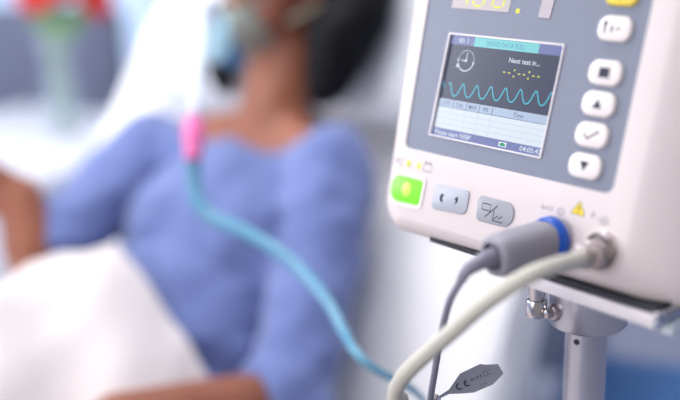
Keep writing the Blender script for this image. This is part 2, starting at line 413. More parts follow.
g.add(capsule(hd(0, -.02, -.06), tor(.03, 0, -.005), .054, .060)); g.add(capsule(hd(0, -.01, -.075), tor(.03, 0, .02), .045, .050))
for s, sh in ((1, shL), (-1, shR)):
    g.add(capsule(tor(.03, s * .03, 0), sh - .01 * BN, .05, .045))
    g.add(capsule(tor(.075, s * .02, .055), tor(.055, s * .12, .03), .012, .010, 12))   # collar bones
g.add(ellip(tor(.19, 0, .0), BL, BD, BN, .155, .19, .095)); g.add(ellip(tor(.37, 0, .01), BL, BD, BN, .145, .17, .105)); g.add(ellip(tor(.50, 0, .03), BL, BD, BN, .155, .13, .12))
for s in (1, -1): g.add(ellip(tor(.21, s * .07, .05), BL, BD, BN, .062, .07, .05))
for sh, el, wr in ((shL, elL, wrL), (shR, elR, wrR)):
    g.add(capsule(sh, el, .048, .040)); g.add(capsule(el, el + .35 * (wr - el), .040, .040)); g.add(capsule(el + .3 * (wr - el), wr, .042, .033))
hand(g, wrL, nrm(wrL - elL) + .15 * BF, -EZ, -1, curl=.35)
hand(g, wrR, (-.75, -.2, .5), (.2, -.9, -.2), 1, curl=1.0)
for s in (1, -1):
    kn = bed(.42, s * .085 - .05, MZ + .17); an = bed(.84, s * .08 - .05, MZ + .07)
    g.add(capsule(bed(.02, s * .085 - .02, hip_z), kn, .082, .058)); g.add(capsule(kn, kn + .4 * (an - kn), .056, .055)); g.add(capsule(kn + .3 * (an - kn), an, .056, .036))
    g.add(capsule(an, an + .03 * BF + .15 * nrm(BF * .55 + EZ * .8), .036, .028)); g.add(capsule(an - .02 * EZ, an - .035 * EZ - .02 * BF, .034, .03))
body = obj('body', union(g, .0055, 5), M_skin, pt, angle=180)
obj('lips', MB().add(ellip(hd(0, .0965, -.058), hl, hf, hu, .022, .007, .005)).add(ellip(hd(0, .0945, -.068), hl, hf, hu, .019, .007, .006)), M_lip, body)
for s in (-1, 1):
    e = obj('eye', ellip(hd(s * .032, .0765, .003), hl, hf, hu, .0125, .0115, .0085), M_white, body)
    obj('iris', ellip(hd(s * .031, .0858, .0005), hl, hf, hu, .0052, .003, .0052), M_iris, body)
    obj('eyelid', ellip(hd(s * .032, .0765, .0085), hl, hf, hu, .0150, .0125, .0068), M_skin, body)
    obj('eyebrow', capsule(hd(s * .016, .092, .030), hd(s * .05, .074, .030), .0030, .0022, 8), M_hair, body)
# hair
def hwave(p): return .006 * noise.noise(Vector((p[0] * 40, p[1] * 40, p[2] * 5))) + .003 * noise.noise(Vector((p[0] * 95, p[1] * 95, p[2] * 9)))
g = MB()
g.add(ellip(hd(0, -.045, .045), hl, hf, hu, .092, .092, .098)); g.add(ellip(hd(0, -.075, -.02), hl, hf, hu, .088, .07, .10))
g.add(capsule(hd(-.03, .045, .098), hd(.03, .045, .098), .016, .016)); g.add(ellip(hd(0, -.01, .075), hl, hf, hu, .08, .08, .068)); g.add(capsule(hd(.05, -.0, .09), hd(.080, -.055, .02), .022, .026)); g.add(capsule(hd(-.05, -.0, .09), hd(-.082, -.04, -.03), .022, .026))
H = lambda px, py, d, r: ellip(at(px, py, d), hl, hf, hu, r, r, r * 1.15)
chain = [(360, -40, 1.57, .066), (361, -14, 1.51, .058), (356, 12, 1.49, .054), (341, 40, 1.48, .055), (333, 66, 1.47, .044), (326, 88, 1.46, .030)]
for a, b in zip(chain[:-1], chain[1:]): g.add(capsule(at(*a[:3]), at(*b[:3]), a[3], b[3]))
chain = [(238, 20, 1.67, .045), (224, 48, 1.64, .034), (220, 70, 1.61, .026), (225, 88, 1.59, .016)]
for a, b in zip(chain[:-1], chain[1:]): g.add(capsule(at(*a[:3]), at(*b[:3]), a[3], b[3]))
obj('hair', union(g, .006, 5, hwave), M_hair, pt, angle=180)
# blue top
def cloth(p): return .010 * noise.noise(Vector((p[0] * 9, p[1] * 9, p[2] * 16))) + .006 * noise.noise(Vector((p[0] * 24 + 3, p[1] * 20, p[2] * 34))) + .004
g = MB()
g.add(ellip(tor(.225, 0, .0), BL, BD, BN, .178, .185, .112)); g.add(ellip(tor(.385, -.01, .015), BL, BD, BN, .155, .18, .125)); g.add(ellip(tor(.50, -.01, .03), BL, BD, BN, .165, .13, .135))
for s, sh in ((1, shL), (-1, shR)):
    g.add(capsule(tor(.11, s * .085, .0), sh, .058, .060)); g.add(ellip(tor(.22, s * .06, .052), BL, BD, BN, .085, .09, .062))
for sh, el, wr, k in ((shL, elL, wrL, .16), (shR, elR, wrR, .08)):
    kk = 1 if k > .1 else .80
    g.add(capsule(sh, sh + kk * (el - sh), .064, .053 if kk == 1 else .056))
    if kk < 1: continue
    q = el + k * (wr - el); x, y, z = frame(wr - el)
    g.add(lathe(el - .03 * z, z, [(0, .045), (.02, .06), (.03 + k * np.linalg.norm(wr - el), .058), (.045 + k * np.linalg.norm(wr - el), .053)]))
shirt = obj('blue_top', union(g, .007, 4, cloth), M_shirt, pt, angle=180, label='blue cotton top with elbow length sleeves')
# ------------------------------------------------------------ blanket over the lap
def blanket_geo():
    v = []; f = []; nu, nv = 90, 80
    for i in range(nv + 1):
        s = -.0 + i / nv * 1.22
        for k in range(nu + 1):
            l = (k / nu - .5) * 1.14 - .02
            hump = math.exp(-(abs(l + .075) / (.27 if l > -.075 else .30)) ** 2.4)
            along = (.97 + .1 * s) if s < .45 else max(.25, 1.015 - (s - .45) * 1.5)
            ss = s - .045 * math.exp(-((l + .02) / .12) ** 2) + .02
            if l > 0: ss += .0 * l
            top = MZ + .04 + .29 * hump * along
            fold = .030 * noise.noise(Vector((s * 3 + l * 5, l * 11 - s * 6, 2))) + .008 * noise.noise(Vector((s * 9, l * 24 - s * 10, 7)))
            dr = max(0, abs(l + .0) - .47)
            z = top + fold * (1 if dr == 0 else 2) - dr * 2.4
            ll = l if dr == 0 else math.copysign(.47 + dr * .28, l)
            v.append(bed(ss, ll, z))
    for i in range(nv):
        for k in range(nu): a = i * (nu + 1) + k; f.append((a, a + 1, a + nu + 2, a + nu + 1))
    return v, f
obj('blanket', thick(blanket_geo(), (0, 0, -.014)), M_blanket, label='white knitted blanket covering the lap and legs of the patient', cat='blanket')

# ------------------------------------------------------------ mask and tubing
mk = empty('oxygen_mask', hd(0, .1, -.09), 'clear oxygen mask with pale cyan elbow worn over the mouth of the patient', 'oxygen mask')
rings = []
for k, (ff, sc) in enumerate(((.062, 1.0), (.078, .97), (.10, .86), (.122, .66), (.138, .45), (.142, .30))):
    ring = []
    for j in range(28):
        a = 2 * math.pi * j / 28
        ring.append(hd(.043 * sc * math.sin(a) * (1 - .18 * math.cos(a)), ff - .012 * abs(math.sin(a)) * (1 - k / 5), -.052 + .056 * sc * math.cos(a)))
    rings.append(ring)
obj('mask_shell', loft(rings, False, True), M_mask, mk, angle=60)
obj('mask_rim', tube(rings[0] + rings[0][:1], .0045, 8, 3), M_mask, mk)
el0 = hd(0, .138, -.052); el1 = at(216, 38, 1.36); el2 = at(206, 58, 1.31)
obj('elbow', tube([el0, .5 * (el0 + el1) - .002 * EZ, el1], .014, 16, 6), M_dblue, mk, label='dark blue elbow')
obj('nebulizer_cup', lathe(at(216, 14, 1.36), at(218, 60, 1.36) - at(216, 14, 1.36), [(0, .011), (.006, .018), (.03, .022), (.05, .021), (.062, .014), (.068, .008)]), M_cyan, mk, label='pale cyan cup')
obj('exhalation_valve', lathe(at(234, 56, 1.40), at(230, 66, 1.36) - at(234, 56, 1.40), [(0, .010), (.002, .016), (.014, .016), (.016, .012)]), M_dblue, mk)
for s in (-1, 1):
    pts = [hd(s * .042, .058, -.05), hd(s * .072, .03, -.035), hd(s * .086, -.03, -.02), hd(s * .088, -.09, -.015)]
    obj('elastic_strap', tube(pts, .0035, 8, 6), M_strap, mk)
tb = empty('breathing_tube', at(196, 100, 1.24), 'white and cyan breathing tube with a pink connector hanging before the chest', 'tube')
wt = [at(214, 20, 1.345), at(207, 6, 1.32), at(202, 20, 1.29), at(199, 60, 1.25), at(195, 112, 1.21), at(194, 122, 1.2)]
obj('corrugated_tube', tube(wt, .0105, 16, 14, ripple=.08), M_clear, tb, label='white translucent corrugated tube')
pk0, pk1 = at(194, 120, 1.2), at(193, 163, 1.18)
obj('pink_connector', lathe(pk0, pk1 - pk0, [(-.004, .008), (0, .0125), (.018, .0125), (.020, .0145), (.026, .0145), (.028, .012), (.05, .011), (.054, .008)]), M_pink, tb, label='pink connector')
ct = [at(193, 161, 1.18), at(194, 182, 1.18), at(199, 204, 1.17), at(215, 219, 1.16), at(240, 229, 1.14), at(272, 247, 1.11), at(303, 272, 1.08), at(328, 302, 1.03), at(344, 332, .99), at(358, 355, .945), at(380, 372, .94), at(404, 384, .95), at(424, 402, .97), at(436, 440, 1.0)]
obj('cyan_tube', tube(ct, [.0095, .0095, .0095, .009, .0082, .0074, .0064, .0054, .0046, .004, .0036, .0036], 12, 8), M_cyantube, tb, label='cyan tube')

# ------------------------------------------------------------ monitor: frame of the face
YAW = math.radians(49.91); TL = math.radians(16.48)
MX = V3((math.cos(YAW), -math.sin(YAW), 0)); MBk = V3((math.sin(YAW), math.cos(YAW), 0)); MO = V3((.1243, .76, 1.3 - .1432))
FV = math.cos(TL) * EZ + math.sin(TL) * MBk; FN = -math.cos(TL) * MBk + math.sin(TL) * EZ
def fc(u, v, n=0): return MO + .001 * (u * MX + v * FV + n * FN)
def mc(x, b, z): return MO + .001 * (x * MX + b * MBk + z * EZ)
def plate(pts, n0, n1, bev=.6):
    P = [V3(p) for p in pts]; n = len(P); c = sum(P) / n
    def inset(k):
        out = []
        for i in range(n):
            t = nrm(P[(i + 1) % n] - P[i - 1]); nn = V3((-t[1], t[0]))
            if np.dot(nn, c - P[i]) < 0: nn = -nn
            out.append(P[i] + nn * k)
        return out
    R = [[fc(p[0], p[1], n0) for p in P], [fc(p[0], p[1], n1 - bev) for p in P], [fc(p[0], p[1], n1 - bev * .3) for p in inset(bev * .35)], [fc(p[0], p[1], n1) for p in inset(bev)]]
    return loft(R, False, True)
def ftext(s, u0, u1, v0, v1, n, slant=0): return text_geo(s, lambda a, b: fc(u0 + a * (u1 - u0), v0 + b * (v1 - v0), n), .01)
def flat(pts, n): return [fc(p[0], p[1], n) for p in pts], [tuple(range(len(pts)))]
def rect(u0, u1, v0, v1, n): return flat([(u0, v0), (u1, v0), (u1, v1), (u0, v1)], n)
def line(pts, wd, n, closed=False):
    P = [V3(p) for p in pts]; v = []; f = []; m_ = len(P)
    for i in range(m_):
        a = P[(i - 1) % m_] if closed or i > 0 else P[i]; b = P[(i + 1) % m_] if closed or i < m_ - 1 else P[i]
        t = nrm(b - a); q = V3((-t[1], t[0])) * wd / 2; v += [fc(*(P[i] + q), n), fc(*(P[i] - q), n)]
    for i in range(m_ if closed else m_ - 1):
        a = 2 * i; b = 2 * ((i + 1) % m_); f.append((a, a + 1, b + 1, b))
    return v, f
def circ(u, v, r, n=20, r2=None): return [(u + r * math.cos(2 * math.pi * k / n), v + (r2 or r) * math.sin(2 * math.pi * k / n)) for k in range(n)]

mon = empty('patient_monitor', mc(18, 40, -129), 'white and grey patient vital signs monitor with lit screen mounted on the pole tray', 'monitor', rotz=-YAW)
K = 10
OUTER = rq([(-119, 138), (190, 138), (190, -130), (-98.5, -130)], [22, 40, 26, 26], K)
INNER = rq([(-106, 125), (142, 125), (142, -116), (-86, -117)], [10, 14, 18, 14], K)
OC = sum(OUTER) / len(OUTER)
def shrink(k): return [p + (OC - p) * k for p in OUTER]
pan = rq([(-93, 118), (124, 118), (126, -58), (-84, -58)], [6, 6, 7, 6], K)
scr = rq([(-59.5, 44), (59, 44), (59, -43.6), (-59.5, -43.6)], .8, K)
R = []
BK = 118.
for ins, b in ((.10, BK), (.03, BK - 3), (0, BK - 16)):
    R.append([mc(p[0], b, p[1] * math.cos(TL)) for p in shrink(ins)])
RD = [min(34., max(12., 1.0 * float(np.linalg.norm(a - b_)))) for a, b_ in zip(OUTER, INNER)]
def wall_pt(po, pi__, rd, a):
    # tight ridge then a flatter flank where the case widens (its right side), a plain quarter round elsewhere
    k = min(1., max(0., (rd - 15) / 12)); c, q = math.cos(a), math.sin(a)
    fx, fz = c, 1 - q                                   # quarter round: share outwards, share back
    t = 1 - a / (math.pi / 2); lx = 1 - (1 - t) ** 1.12; lz = t ** 1.12   # nearly straight flank
    ox = fx * (1 - k * .75) + lx * k * .75; oz = fz * (1 - k * .75) + lz * k * .75
    p = pi__ + (po - pi__) * ox
    return fc(p[0], p[1], -rd * oz)
for k in range(0, 15):
    a = math.pi / 2 * k / 14; R.append([wall_pt(po, pi__, rd, a) for po, pi__, rd in zip(OUTER, INNER, RD)])
R.append([fc(p[0], p[1], 0) for p in pan]); R.append([fc(p[0], p[1], -1.2) for p in pan])
obj('case', loft(R, True, False), M_case, mon, angle=35)
# grey front panel, a plate with the screen opening
R = [[fc(p[0], p[1], -.9) for p in pan], [fc(p[0], p[1], -.9) for p in scr], [fc(p[0], p[1], -3.0) for p in scr]]
obj('front_panel', loft(R, False, False), M_panel, mon, angle=30)
# bezel line
si = rq([(-57.8, 42.5), (57.6, 42.5), (57.6, -42.3), (-57.8, -42.3)], .4, K)
R = [[fc(p[0], p[1], -.95) for p in scr], [fc(p[0], p[1], .1) for p in scr], [fc(p[0], p[1], .1) for p in si], [fc(p[0], p[1], -2.8) for p in si]]
obj('screen_bezel', loft(R, False, False), M_rim, mon, angle=30, label='pale frame round the screen')
S0 = -2.4
lcd = obj('screen', rect(-57.9, 57.7, -42.4, 42.6, S0), G_dark, mon, smooth=False, label='lit colour display')
e1, e2, e3 = S0 + .06, S0 + .12, S0 + .18
obj('screen_header', MB().add(rect(-56.8, 57.6, 34.9, 42.5, e1), 0).add(rect(-31.5, 34.5, 34.9, 42.5, e2), 1).add(ftext('TREND DATA FULL', -19, 21, 36.6, 40.4, e3), 2).add(ftext('ID: 1', -48, -38, 36.8, 40.4, e3), 3),
    [G_pur, G_cyan, G_ctext, G_white], lcd, False)
g = MB(); cx, cy = -36.5, 22.5
g.add(line([(cx + 8.5 * math.cos(a), cy + 8.5 * math.sin(a)) for a in np.linspace(math.radians(200), math.radians(350), 16)], .9, e2))
for k in range(13):
    a = math.radians(-10 + 190 * k / 12); rr = 1.1 if k in (0, 12) else .55; g.add(flat(circ(cx + 8.5 * math.cos(a), cy + 8.5 * math.sin(a), rr, 8), e2))
g.add(line([(cx, cy), (cx + .2, cy + 7)], .7, e2)); g.add(line([(cx - 5, cy), (cx, cy)], .7, e3)); g.add(flat(circ(cx, cy, 1.2, 10), e3 + .03))
g.add(flat([(cx - 9.6, cy - 6.5), (cx - 6, cy - 5.2), (cx - 8.6, cy - 1.6)], e3))
obj('clock_icon', g, G_white, lcd, False)
obj('next_test_text', ftext('Next test in...', 8, 38.5, 25.4, 29.4, e2), G_white, lcd, False)
g = MB()
for k, u in enumerate((5.5, 10.5, 20.5, 25.5, 34.5, 39.5)): g.add(rect(u - 1.2, u + 1.2, 16.9, 17.9, e2))
for u in (15.5, 30): g.add(rect(u - .7, u + .7, 19.2, 20.7, e2)); g.add(rect(u - .7, u + .7, 14.2, 15.7, e2))
obj('countdown_dashes', g, G_ywl, lcd, False)
pts = []
for u in np.linspace(-50, 57, 300):
    ph = ((u + 49) % 14.9) / 14.9; drift = (u + 50) / 107 * 4.5
    s = .5 + .5 * math.cos(2 * math.pi * ph + .5 * math.sin(2 * math.pi * ph)); amp = 10.6
    pts.append((u, -8 + drift + amp * (s ** .85)))
g = MB().add(line(pts, .95, e2)); g.add(line([(-57, 3), (-55.6, .8), (-54.6, -1.8)], .9, e2))
obj('waveform_trace', g, G_tr, lcd, False)
g = MB().add(rect(-56.8, 57.6, -36, -11, e1), 0).add(rect(-56.8, 57.6, -17.6, -11.2, e2), 1)
for u in (-40.6, -26, -12, 1.8): g.add(rect(u - .35, u + .35, -17.6, -11.2, e3), 2); g.add(rect(u - .2, u + .2, -36, -17.6, e2), 3)
g.add(rect(-56.8, 57.6, -17.9, -17.4, e3), 2)
for v in (-22.2, -26.9, -31.5): g.add(rect(-56.8, 57.6, v - .2, v + .2, e2), 3)
for s, a, b in (('SYS', -52.5, -44.5), ('DIA', -37.5, -29.5), ('MAP', -23.5, -14.5), ('PR', -8, -2.2), ('Time', 23, 33.5)): g.add(ftext(s, a, b, -16, -12.6, e3), 2)
obj('data_table', g, [G_white, G_head, G_line, G_faint], lcd, False)
g = MB().add(rect(-57.7, 57.6, -42.3, -35.6, e2), 0).add(ftext('Please start NIBP', -55, -15, -41, -37.2, e3), 1).add(rect(14.6, 22.6, -40.8, -37, e3), 1).add(flat([(16, -40.2), (21.4, -40.2), (21.4, -38.6), (18.5, -37.4), (16, -38.4)], e3 + .05), 2).add(ftext('04:05:42', 36, 56.6, -40.9, -37, e3), 1)
obj('status_bar', g, [G_pur, G_white, G_grn], lcd, False)
# LED windows and digits
SEG = {'1': 'bc', '0': 'abcdef', '8': 'abcdefg', '7': 'abc'}
def digit(ch, u, v, w_, h, n):
    g = MB(); t = 1.7; sl = .08
    P = dict(a=[(t, h), (w_ - t, h)], d=[(t, 0), (w_ - t, 0)], g=[(t, h / 2), (w_ - t, h / 2)], f=[(0, h / 2 + t / 2), (0, h - t / 2)], e=[(0, t / 2), (0, h / 2 - t / 2)], b=[(w_, h / 2 + t / 2), (w_, h - t / 2)], c=[(w_, t / 2), (w_, h / 2 - t / 2)])
    for s in SEG[ch]: g.add(line([(u + x + sl * y, v + y) for x, y in P[s]], t, n))
    return g
dw = obj('digit_window', plate(rq([(-62, 96), (-.5, 96), (-1.5, 64.4), (-63, 64.6)], 1, 3), -.9, -.5, .1), G_led, mon, False, label='pale lit digit window')
g = MB()
for ch, u in (('1', -58), ('0', -40), ('0', -19)):
    d_ = digit(ch, u, 67.6, 11, 19, -.35); g.add((d_.v, d_.f))
obj('led_digits', g, G_dig, dw, False)
obj('decimal_point', rect(5.6, 9.4, 64.2, 67.8, -.8), G_dig, mon, False, label='lit yellow decimal point')
obj('bar_window', plate(rq([(30.5, 96), (42, 96), (40, 61.8), (28.6, 62)], 1, 3), -.9, -.2, .3), M_btnside, mon, False, label='pale raised bar beside the digits')
# right-hand keys
def key(v, m_, sym):
    w_, h = 14.0, 9.2; U = 99.4; v -= .8
    b = obj('key_button', plate(rq([(U - w_, v + h), (U + w_, v + h), (U + w_, v - h), (U - w_, v - h)], 7.6, 6), -.9, 2.2, 1.6), m_, mon, angle=60)
    g = MB(); n = 2.25
    if sym == 'sq': g.add(rect(U - 4.4, U + 4.4, v - 3.6, v + 3.6, n)).add(line([(U - 5.6, v - 4.8), (U + 5.6, v - 4.8), (U + 5.6, v + 4.8), (U - 5.6, v + 4.8)], .3, n, True))
    if sym == 'up': g.add(flat([(U - 4, v - 3.4), (U + 4, v - 3.4), (U, v + 3.8)], n))
    if sym == 'dn': g.add(flat([(U - 4, v + 3.4), (U, v - 3.8), (U + 4, v + 3.4)], n))
    if sym == 'ck': g.add(line([(U - 6, v + .5), (U - 2.6, v - 3.0), (U + 6.5, v + 3.4)], 1.5, n))
    if sym == 'fig': g.add(flat([(U - 8.6, v + 3.5), (U - 6.2, v + 3.5), (U - 6.8, v - 4), (U - 8, v - 4)], n)).add(flat(circ(U - 7.4, v + 3.6, 1.7, 10), n)).add(rect(U - 2.6, U - .9, v - 3, v + 2.2, n)).add(rect(U + 1.5, U + 5.5, v - .6, v + .6, n))
    if sym == 'bell': g.add(flat([(U - 5, v - 2.5), (U + 5, v - 2.5), (U + 3, v + 3), (U, v + 4.4), (U - 3, v + 3)], n)).add(flat(circ(U, v - 3.6, 1.2, 8), n))
    obj('key_symbol', g, M_ink, b, False)
for v, m_, s in ((84.8, M_yel, 'bell'), (59, M_btn, 'fig'), (27.1, M_btn, 'sq'), (4.4, M_btn, 'up'), (-18.4, M_btn, 'ck'), (-41.4, M_btn, 'dn')): key(v, m_, s)
# lower keys
pr_ = rq([(-93.6, -79.8), (-50.8, -79.4), (-50.8, -107), (-92.4, -108.8)], [12, 4, 4, 13], 8)
pi_ = rq([(-90.2, -83.2), (-54.4, -82.8), (-54.4, -103.8), (-89.2, -105.6)], [9.5, 2.5, 2.5, 10], 8)
rim = obj('power_button_rim', loft([[fc(*p, -.2) for p in pr_], [fc(*p, 1.0) for p in pr_], [fc(*p, 1.0) for p in [V3(a) * .25 + V3(b) * .75 for a, b in zip(pr_, pi_)]], [fc(*p, -.3) for p in pi_]], False, False), M_btn, mon, angle=30)
pb = obj('power_button', plate(pi_, -.2, 1.6, 1.2), G_power, mon, angle=60, label='glowing green power button')
obj('power_light', plate(circ(-70.5, -93, 5.6, 24, 6.4), 1.5, 2.0, .4), G_pwrl, pb)
g1 = obj('alarm_mute_button', plate(rq([(-40.6, -81.6), (-1.2, -80.6), (-1, -101.0), (-39.4, -103.2)], [4, 4, 6, 5], 6), -.2, 1.3, .8), M_grey1, mon, angle=60, label='light grey button')
obj('button_symbol', MB().add(flat([(-32, -92), (-30.5, -88.6), (-27.2, -89), (-28.8, -92), (-27.2, -95.6), (-30.5, -95.4)], 1.35)).add(flat([(-16, -90), (-12, -87.6), (-11.6, -92), (-14, -94.5), (-14, -91)], 1.35)), M_ink, g1, False)
g2 = obj('display_button', plate(rq([(7.6, -81.6), (46.2, -81.4), (46.4, -101.4), (10, -102.2)], [5, 9.3, 9.3, 5], 8), -.2, 1.3, .8), M_grey2, mon, angle=60, label='darker grey button')
obj('button_symbol', MB().add(line([(14.5, -87.2), (23, -87.2), (23, -92.2), (14.5, -92.2)], .9, 1.35, True)).add(line([(19, -97.6), (29.5, -86.6)], .9, 1.35)).add(line([(27, -90.5), (27, -98.8), (37, -98.8)], .9, 1.35)).add(line([(27.5, -98), (31, -94.5), (33, -96.3), (36, -93.8)], .8, 1.4)), M_ink, g2, False)
# status lamps and printed marks
obj('plug_mark', MB().add(line([(-93, -69.2), (-88.5, -69.2), (-86, -73.4), (-82.3, -73.4)], .9, .08)).add(line([(-88.5, -71.2), (-93, -73.2)], .8, .1)).add(line([(-87, -69.2), (-82.3, -69.2)], .8, .08)), M_inkg, mon, False)
obj('mains_lamp', lathe(fc(-75.5, -71, -.2), FN, [(0, 2.7e-3), (.6e-3, 2.5e-3), (1e-3, 1.5e-3)], 16), G_l1, mon, label='yellow green status lamp')
obj('battery_lamp', lathe(fc(-63.3, -71, -.2), FN, [(0, 3.1e-3), (.6e-3, 2.9e-3), (1e-3, 1.8e-3)], 16), G_l2, mon, label='amber status lamp')
obj('battery_mark', MB().add(line([(-57.5, -67.6), (-48.2, -67.6), (-48.2, -74), (-57.5, -74)], .9, .08, True)).add(rect(-56, -54.2, -67.2, -65.8, .08)).add(rect(-51.6, -49.8, -67.2, -65.8, .08)), M_inkg, mon, False)
obj('oxygen_label', MB().add(ftext('SpO2', 69, 80, -80.6, -76.8, .08)).add(line(circ(87.2, -78.8, 3.2, 14, 2.4), .6, .08, True)).add(line([(85.5, -77.5), (87.2, -80.2), (88.8, -77.5)], .6, .1)), M_inkg, mon, False)
obj('pressure_label', MB().add(ftext('P', 113.4, 116, -78.0, -73.6, .08)).add(line([(117.4, -77.4), (120, -77.4)], .6, .08)).add(line(circ(124.6, -77.6, 3.2, 14, 2.4), .6, .08, True)).add(line([(123, -76.4), (124.6, -79.2), (126.2, -76.4)], .6, .1)), M_inkg, mon, False)
tr = rq([(95.8, -77.6), (108, -78), (101.6, -67.6)], .8, 3)
obj('warning_triangle', MB().add(flat(tr, .08), 0).add(line(tr, .5, .12, True), 1).add(rect(101.3, 102.4, -74.6, -71, .14), 1).add(flat(circ(101.8, -76, .7, 8), .14), 1), [M_wtri, M_ink], mon, False, label='yellow warning triangle')
SO = fc(127.5, -99, 0)
obj('pressure_socket', lathe(SO - .001 * FN, FN, [(0, .0170), (.0016, .0166), (.0022, .0155), (.0018, .0142), (.0006, .0140), (.0008, .0010)], 40), M_case, mon)
obj('socket_ring', lathe(SO - .0005 * FN, FN, [(0, .0142), (.004, .0140), (.0045, .0132), (.004, .0124), (.0008, .0120)], 40), M_knurl, mon, label='metal socket ring')
obj('oxygen_socket', lathe(fc(87, -99, 0) - .001 * FN, FN, [(0, .0135), (.002, .013), (.0025, .012)], 40), M_rim, mon)
for x, b in ((-25, -12), (140, -12), (-25, 92), (140, 92)):
    obj('rubber_foot', box(mc(x, b, -127.0), MX, MBk, EZ, .013, .010, .0022, .001), M_rub, mon)
obj('base_plate', box(mc(66, 40, -127.0), MX, MBk, EZ, .108, .069, .0021, .0006), M_rub, mon, label='dark strip under the case')

# ------------------------------------------------------------ stand
PX, PB = 68.5, 45.
pbase = mc(PX, PB, 0); pbase[2] = 0
TZ = -129.2
st = empty('monitor_stand', pbase, 'silver metal pole stand with a flat tray carrying the patient monitor', 'stand', rotz=-YAW)
g = MB().add(box(mc(101, 42, TZ - 2), MX, MBk, EZ, .074, .073, .002, .001)).add(box(mc(101, -30, TZ - 4.6), MX, MBk, EZ, .074, .0022, .0048, .0008)).add(box(mc(101, 113, TZ - 4.6), MX, MBk, EZ, .074, .0022, .0046, .0012))
obj('tray', g, M_tray, st)
obj('side_rail', tube([mc(177, -30, TZ - 9), mc(177, -26, TZ - 5), mc(177.5, 20, TZ - 3), mc(178, 112, TZ - 3)], .0028, 12, 8), M_steel, st)
obj('corner_clip', box(mc(174, -27, TZ - .5), MX, MBk, EZ, .003, .004, .003, .001), M_chrome, st)
obj('under_bracket', box(mc(170, 14, TZ - 13), MX, MBk, EZ, .012, .032, .0055, .003), M_alu, st)
pc = mc(PX, PB, 0)
def zz(z): q = V3(pc); q[2] = MO[2] + z * .001; return q
obj('collar', lathe(zz(-191), EZ, [(0, .030), (.003, .0325), (.04, .0325), (.055, .031)], 48), M_pole, st)
obj('pole', lathe(V3((pc[0], pc[1], .13)), EZ, [(0, .0172), (MO[2] - .18 - .13, .0172)], 40), M_pole, st)
cdir = nrm(CAM - zz(-205)); cdir[2] = 0; cdir = nrm(cdir); sd = np.cross(EZ, cdir)
pd = nrm(cdir * .9 - sd * .45)
obj('pole_hole', lathe(zz(-203) + pd * .0165, pd, [(0, .0026), (.0012, .0026)], 14), M_rub, st, label='small dark hole')
kp = mc(44, 8, 0); kp[2] = MO[2]
obj('clamp_knob', lathe(kp + V3((0, 0, -.1815)), EZ, [(0, .0075), (.001, .0086), (.013, .0086), (.0145, .0078), (.0150, .0062), (.0175, .0062), (.0178, .0068), (.045, .0068)], 32), M_chrome, st, label='chrome knob')
sp_ = zz(-176); sdir = nrm(cdir * .62 + sd * -.8)
obj('clamp_screw', MB().add(lathe(sp_ + sdir * .030, sdir, [(0, .0072), (.004, .0072), (.006, .006), (.007, .003)], 20)).add(lathe(sp_ + sdir * .036, sdir, [(0, .0045), (.006, .004), (.007, .002)], 6)), M_knurl, st, label='dark metal screw')
for k in range(5):
    a = 2 * math.pi * k / 5 + .3; d = V3((math.cos(a), math.sin(a), 0))
    lg = obj('base_leg', tube([V3((pc[0], pc[1], .125)) + d * .02, V3((pc[0], pc[1], .11)) + d * .12, V3((pc[0], pc[1], .085)) + d * .26], [.018, .016, .012], 12, 6), M_pole, st)
    q = V3((pc[0], pc[1], .03)) + d * .26; sdv = np.cross(EZ, d)
    obj('caster', MB().add(lathe(q - .012 * sdv, sdv, [(0, .018), (.003, .029), (.021, .029), (.024, .018)], 24)).add(tube([q + .03 * EZ, q + .058 * EZ], .006, 10, smooth=False)), M_cast, lg)
obj('base_hub', lathe(V3((pc[0], pc[1], .095)), EZ, [(0, .035), (.01, .042), (.045, .040), (.06, .022)], 32), M_pole, st)

# ------------------------------------------------------------ oximeter cable
oc = empty('oximeter_cable', fc(87, -99, 2), 'grey sensor cable with blue ringed plug in the left socket of the monitor', 'cable')
ax = nrm(-MBk * 1.0 - .01 * EZ - .10 * MX)
P0 = fc(87, -99, 1.5)
rr_ = []
for h, a, b in ((0, .0145, .0145), (.003, .0150, .0150), (.006, .0145, .0145)): rr_.append((h, a, b))
x_, y_, z_ = frame(ax, MX)
def oval(o, a, b, n=36, sq=2.6):
    out = []
    for k in range(n):
        t = 2 * math.pi * k / n; cx_, sy_ = math.cos(t), math.sin(t)
        out.append(o + a * math.copysign(abs(cx_) ** (2 / sq), cx_) * x_ + b * math.copysign(abs(sy_) ** (2 / sq), sy_) * y_)
    return out
obj('plug_ring', loft([oval(P0 + h * ax, a, b, sq=2) for h, a, b in ((-.001, .0150, .0160), (.001, .0162, .0172), (.0075, .0162, .0172), (.0090, .0150, .0160))]), M_blue, oc, label='blue ring')
obj('plug_body', loft([oval(P0 + h * ax, a, b) for h, a, b in ((.006, .0136, .0145), (.012, .0142, .0152), (.040, .0148, .0156), (.056, .0142, .0150), (.0605, .0132, .0140), (.062, .0116, .0122), (.0622, .0100, .0100), (.055, .0096, .0096))]), M_plug, oc)
P1 = P0 + .060 * ax
cb = [P1, P1 + .012 * ax, at(468, 270, .672), at(459, 284, .681), at(449, 303, .70), at(441, 335, .73), at(435, 370, .75), at(430, 405, .755), at(428, 460, .76), V3((.02, .62, .60)), V3((.03, .62, .25)), V3((.06, .60, .05)), V3((.12, .52, .006)), V3((.25, .40, .006))]
g = MB()
g.add(lathe(P1 - .003 * ax, ax, [(-.004, .0076), (.003, .0076), (.004, .0066), (.010, .0064), (.014, .0058)], 24))
obj('strain_relief', MB().add(g and (g.v, g.f)).add(tube([P1 + .010 * ax, at(468, 270, .672), at(460, 282, .680)], [.0060, .0046, .0032], 16, 8)), M_gcab, oc)
obj('cable', tube(cb[1:], .0027, 12, 10), M_gcab, oc)
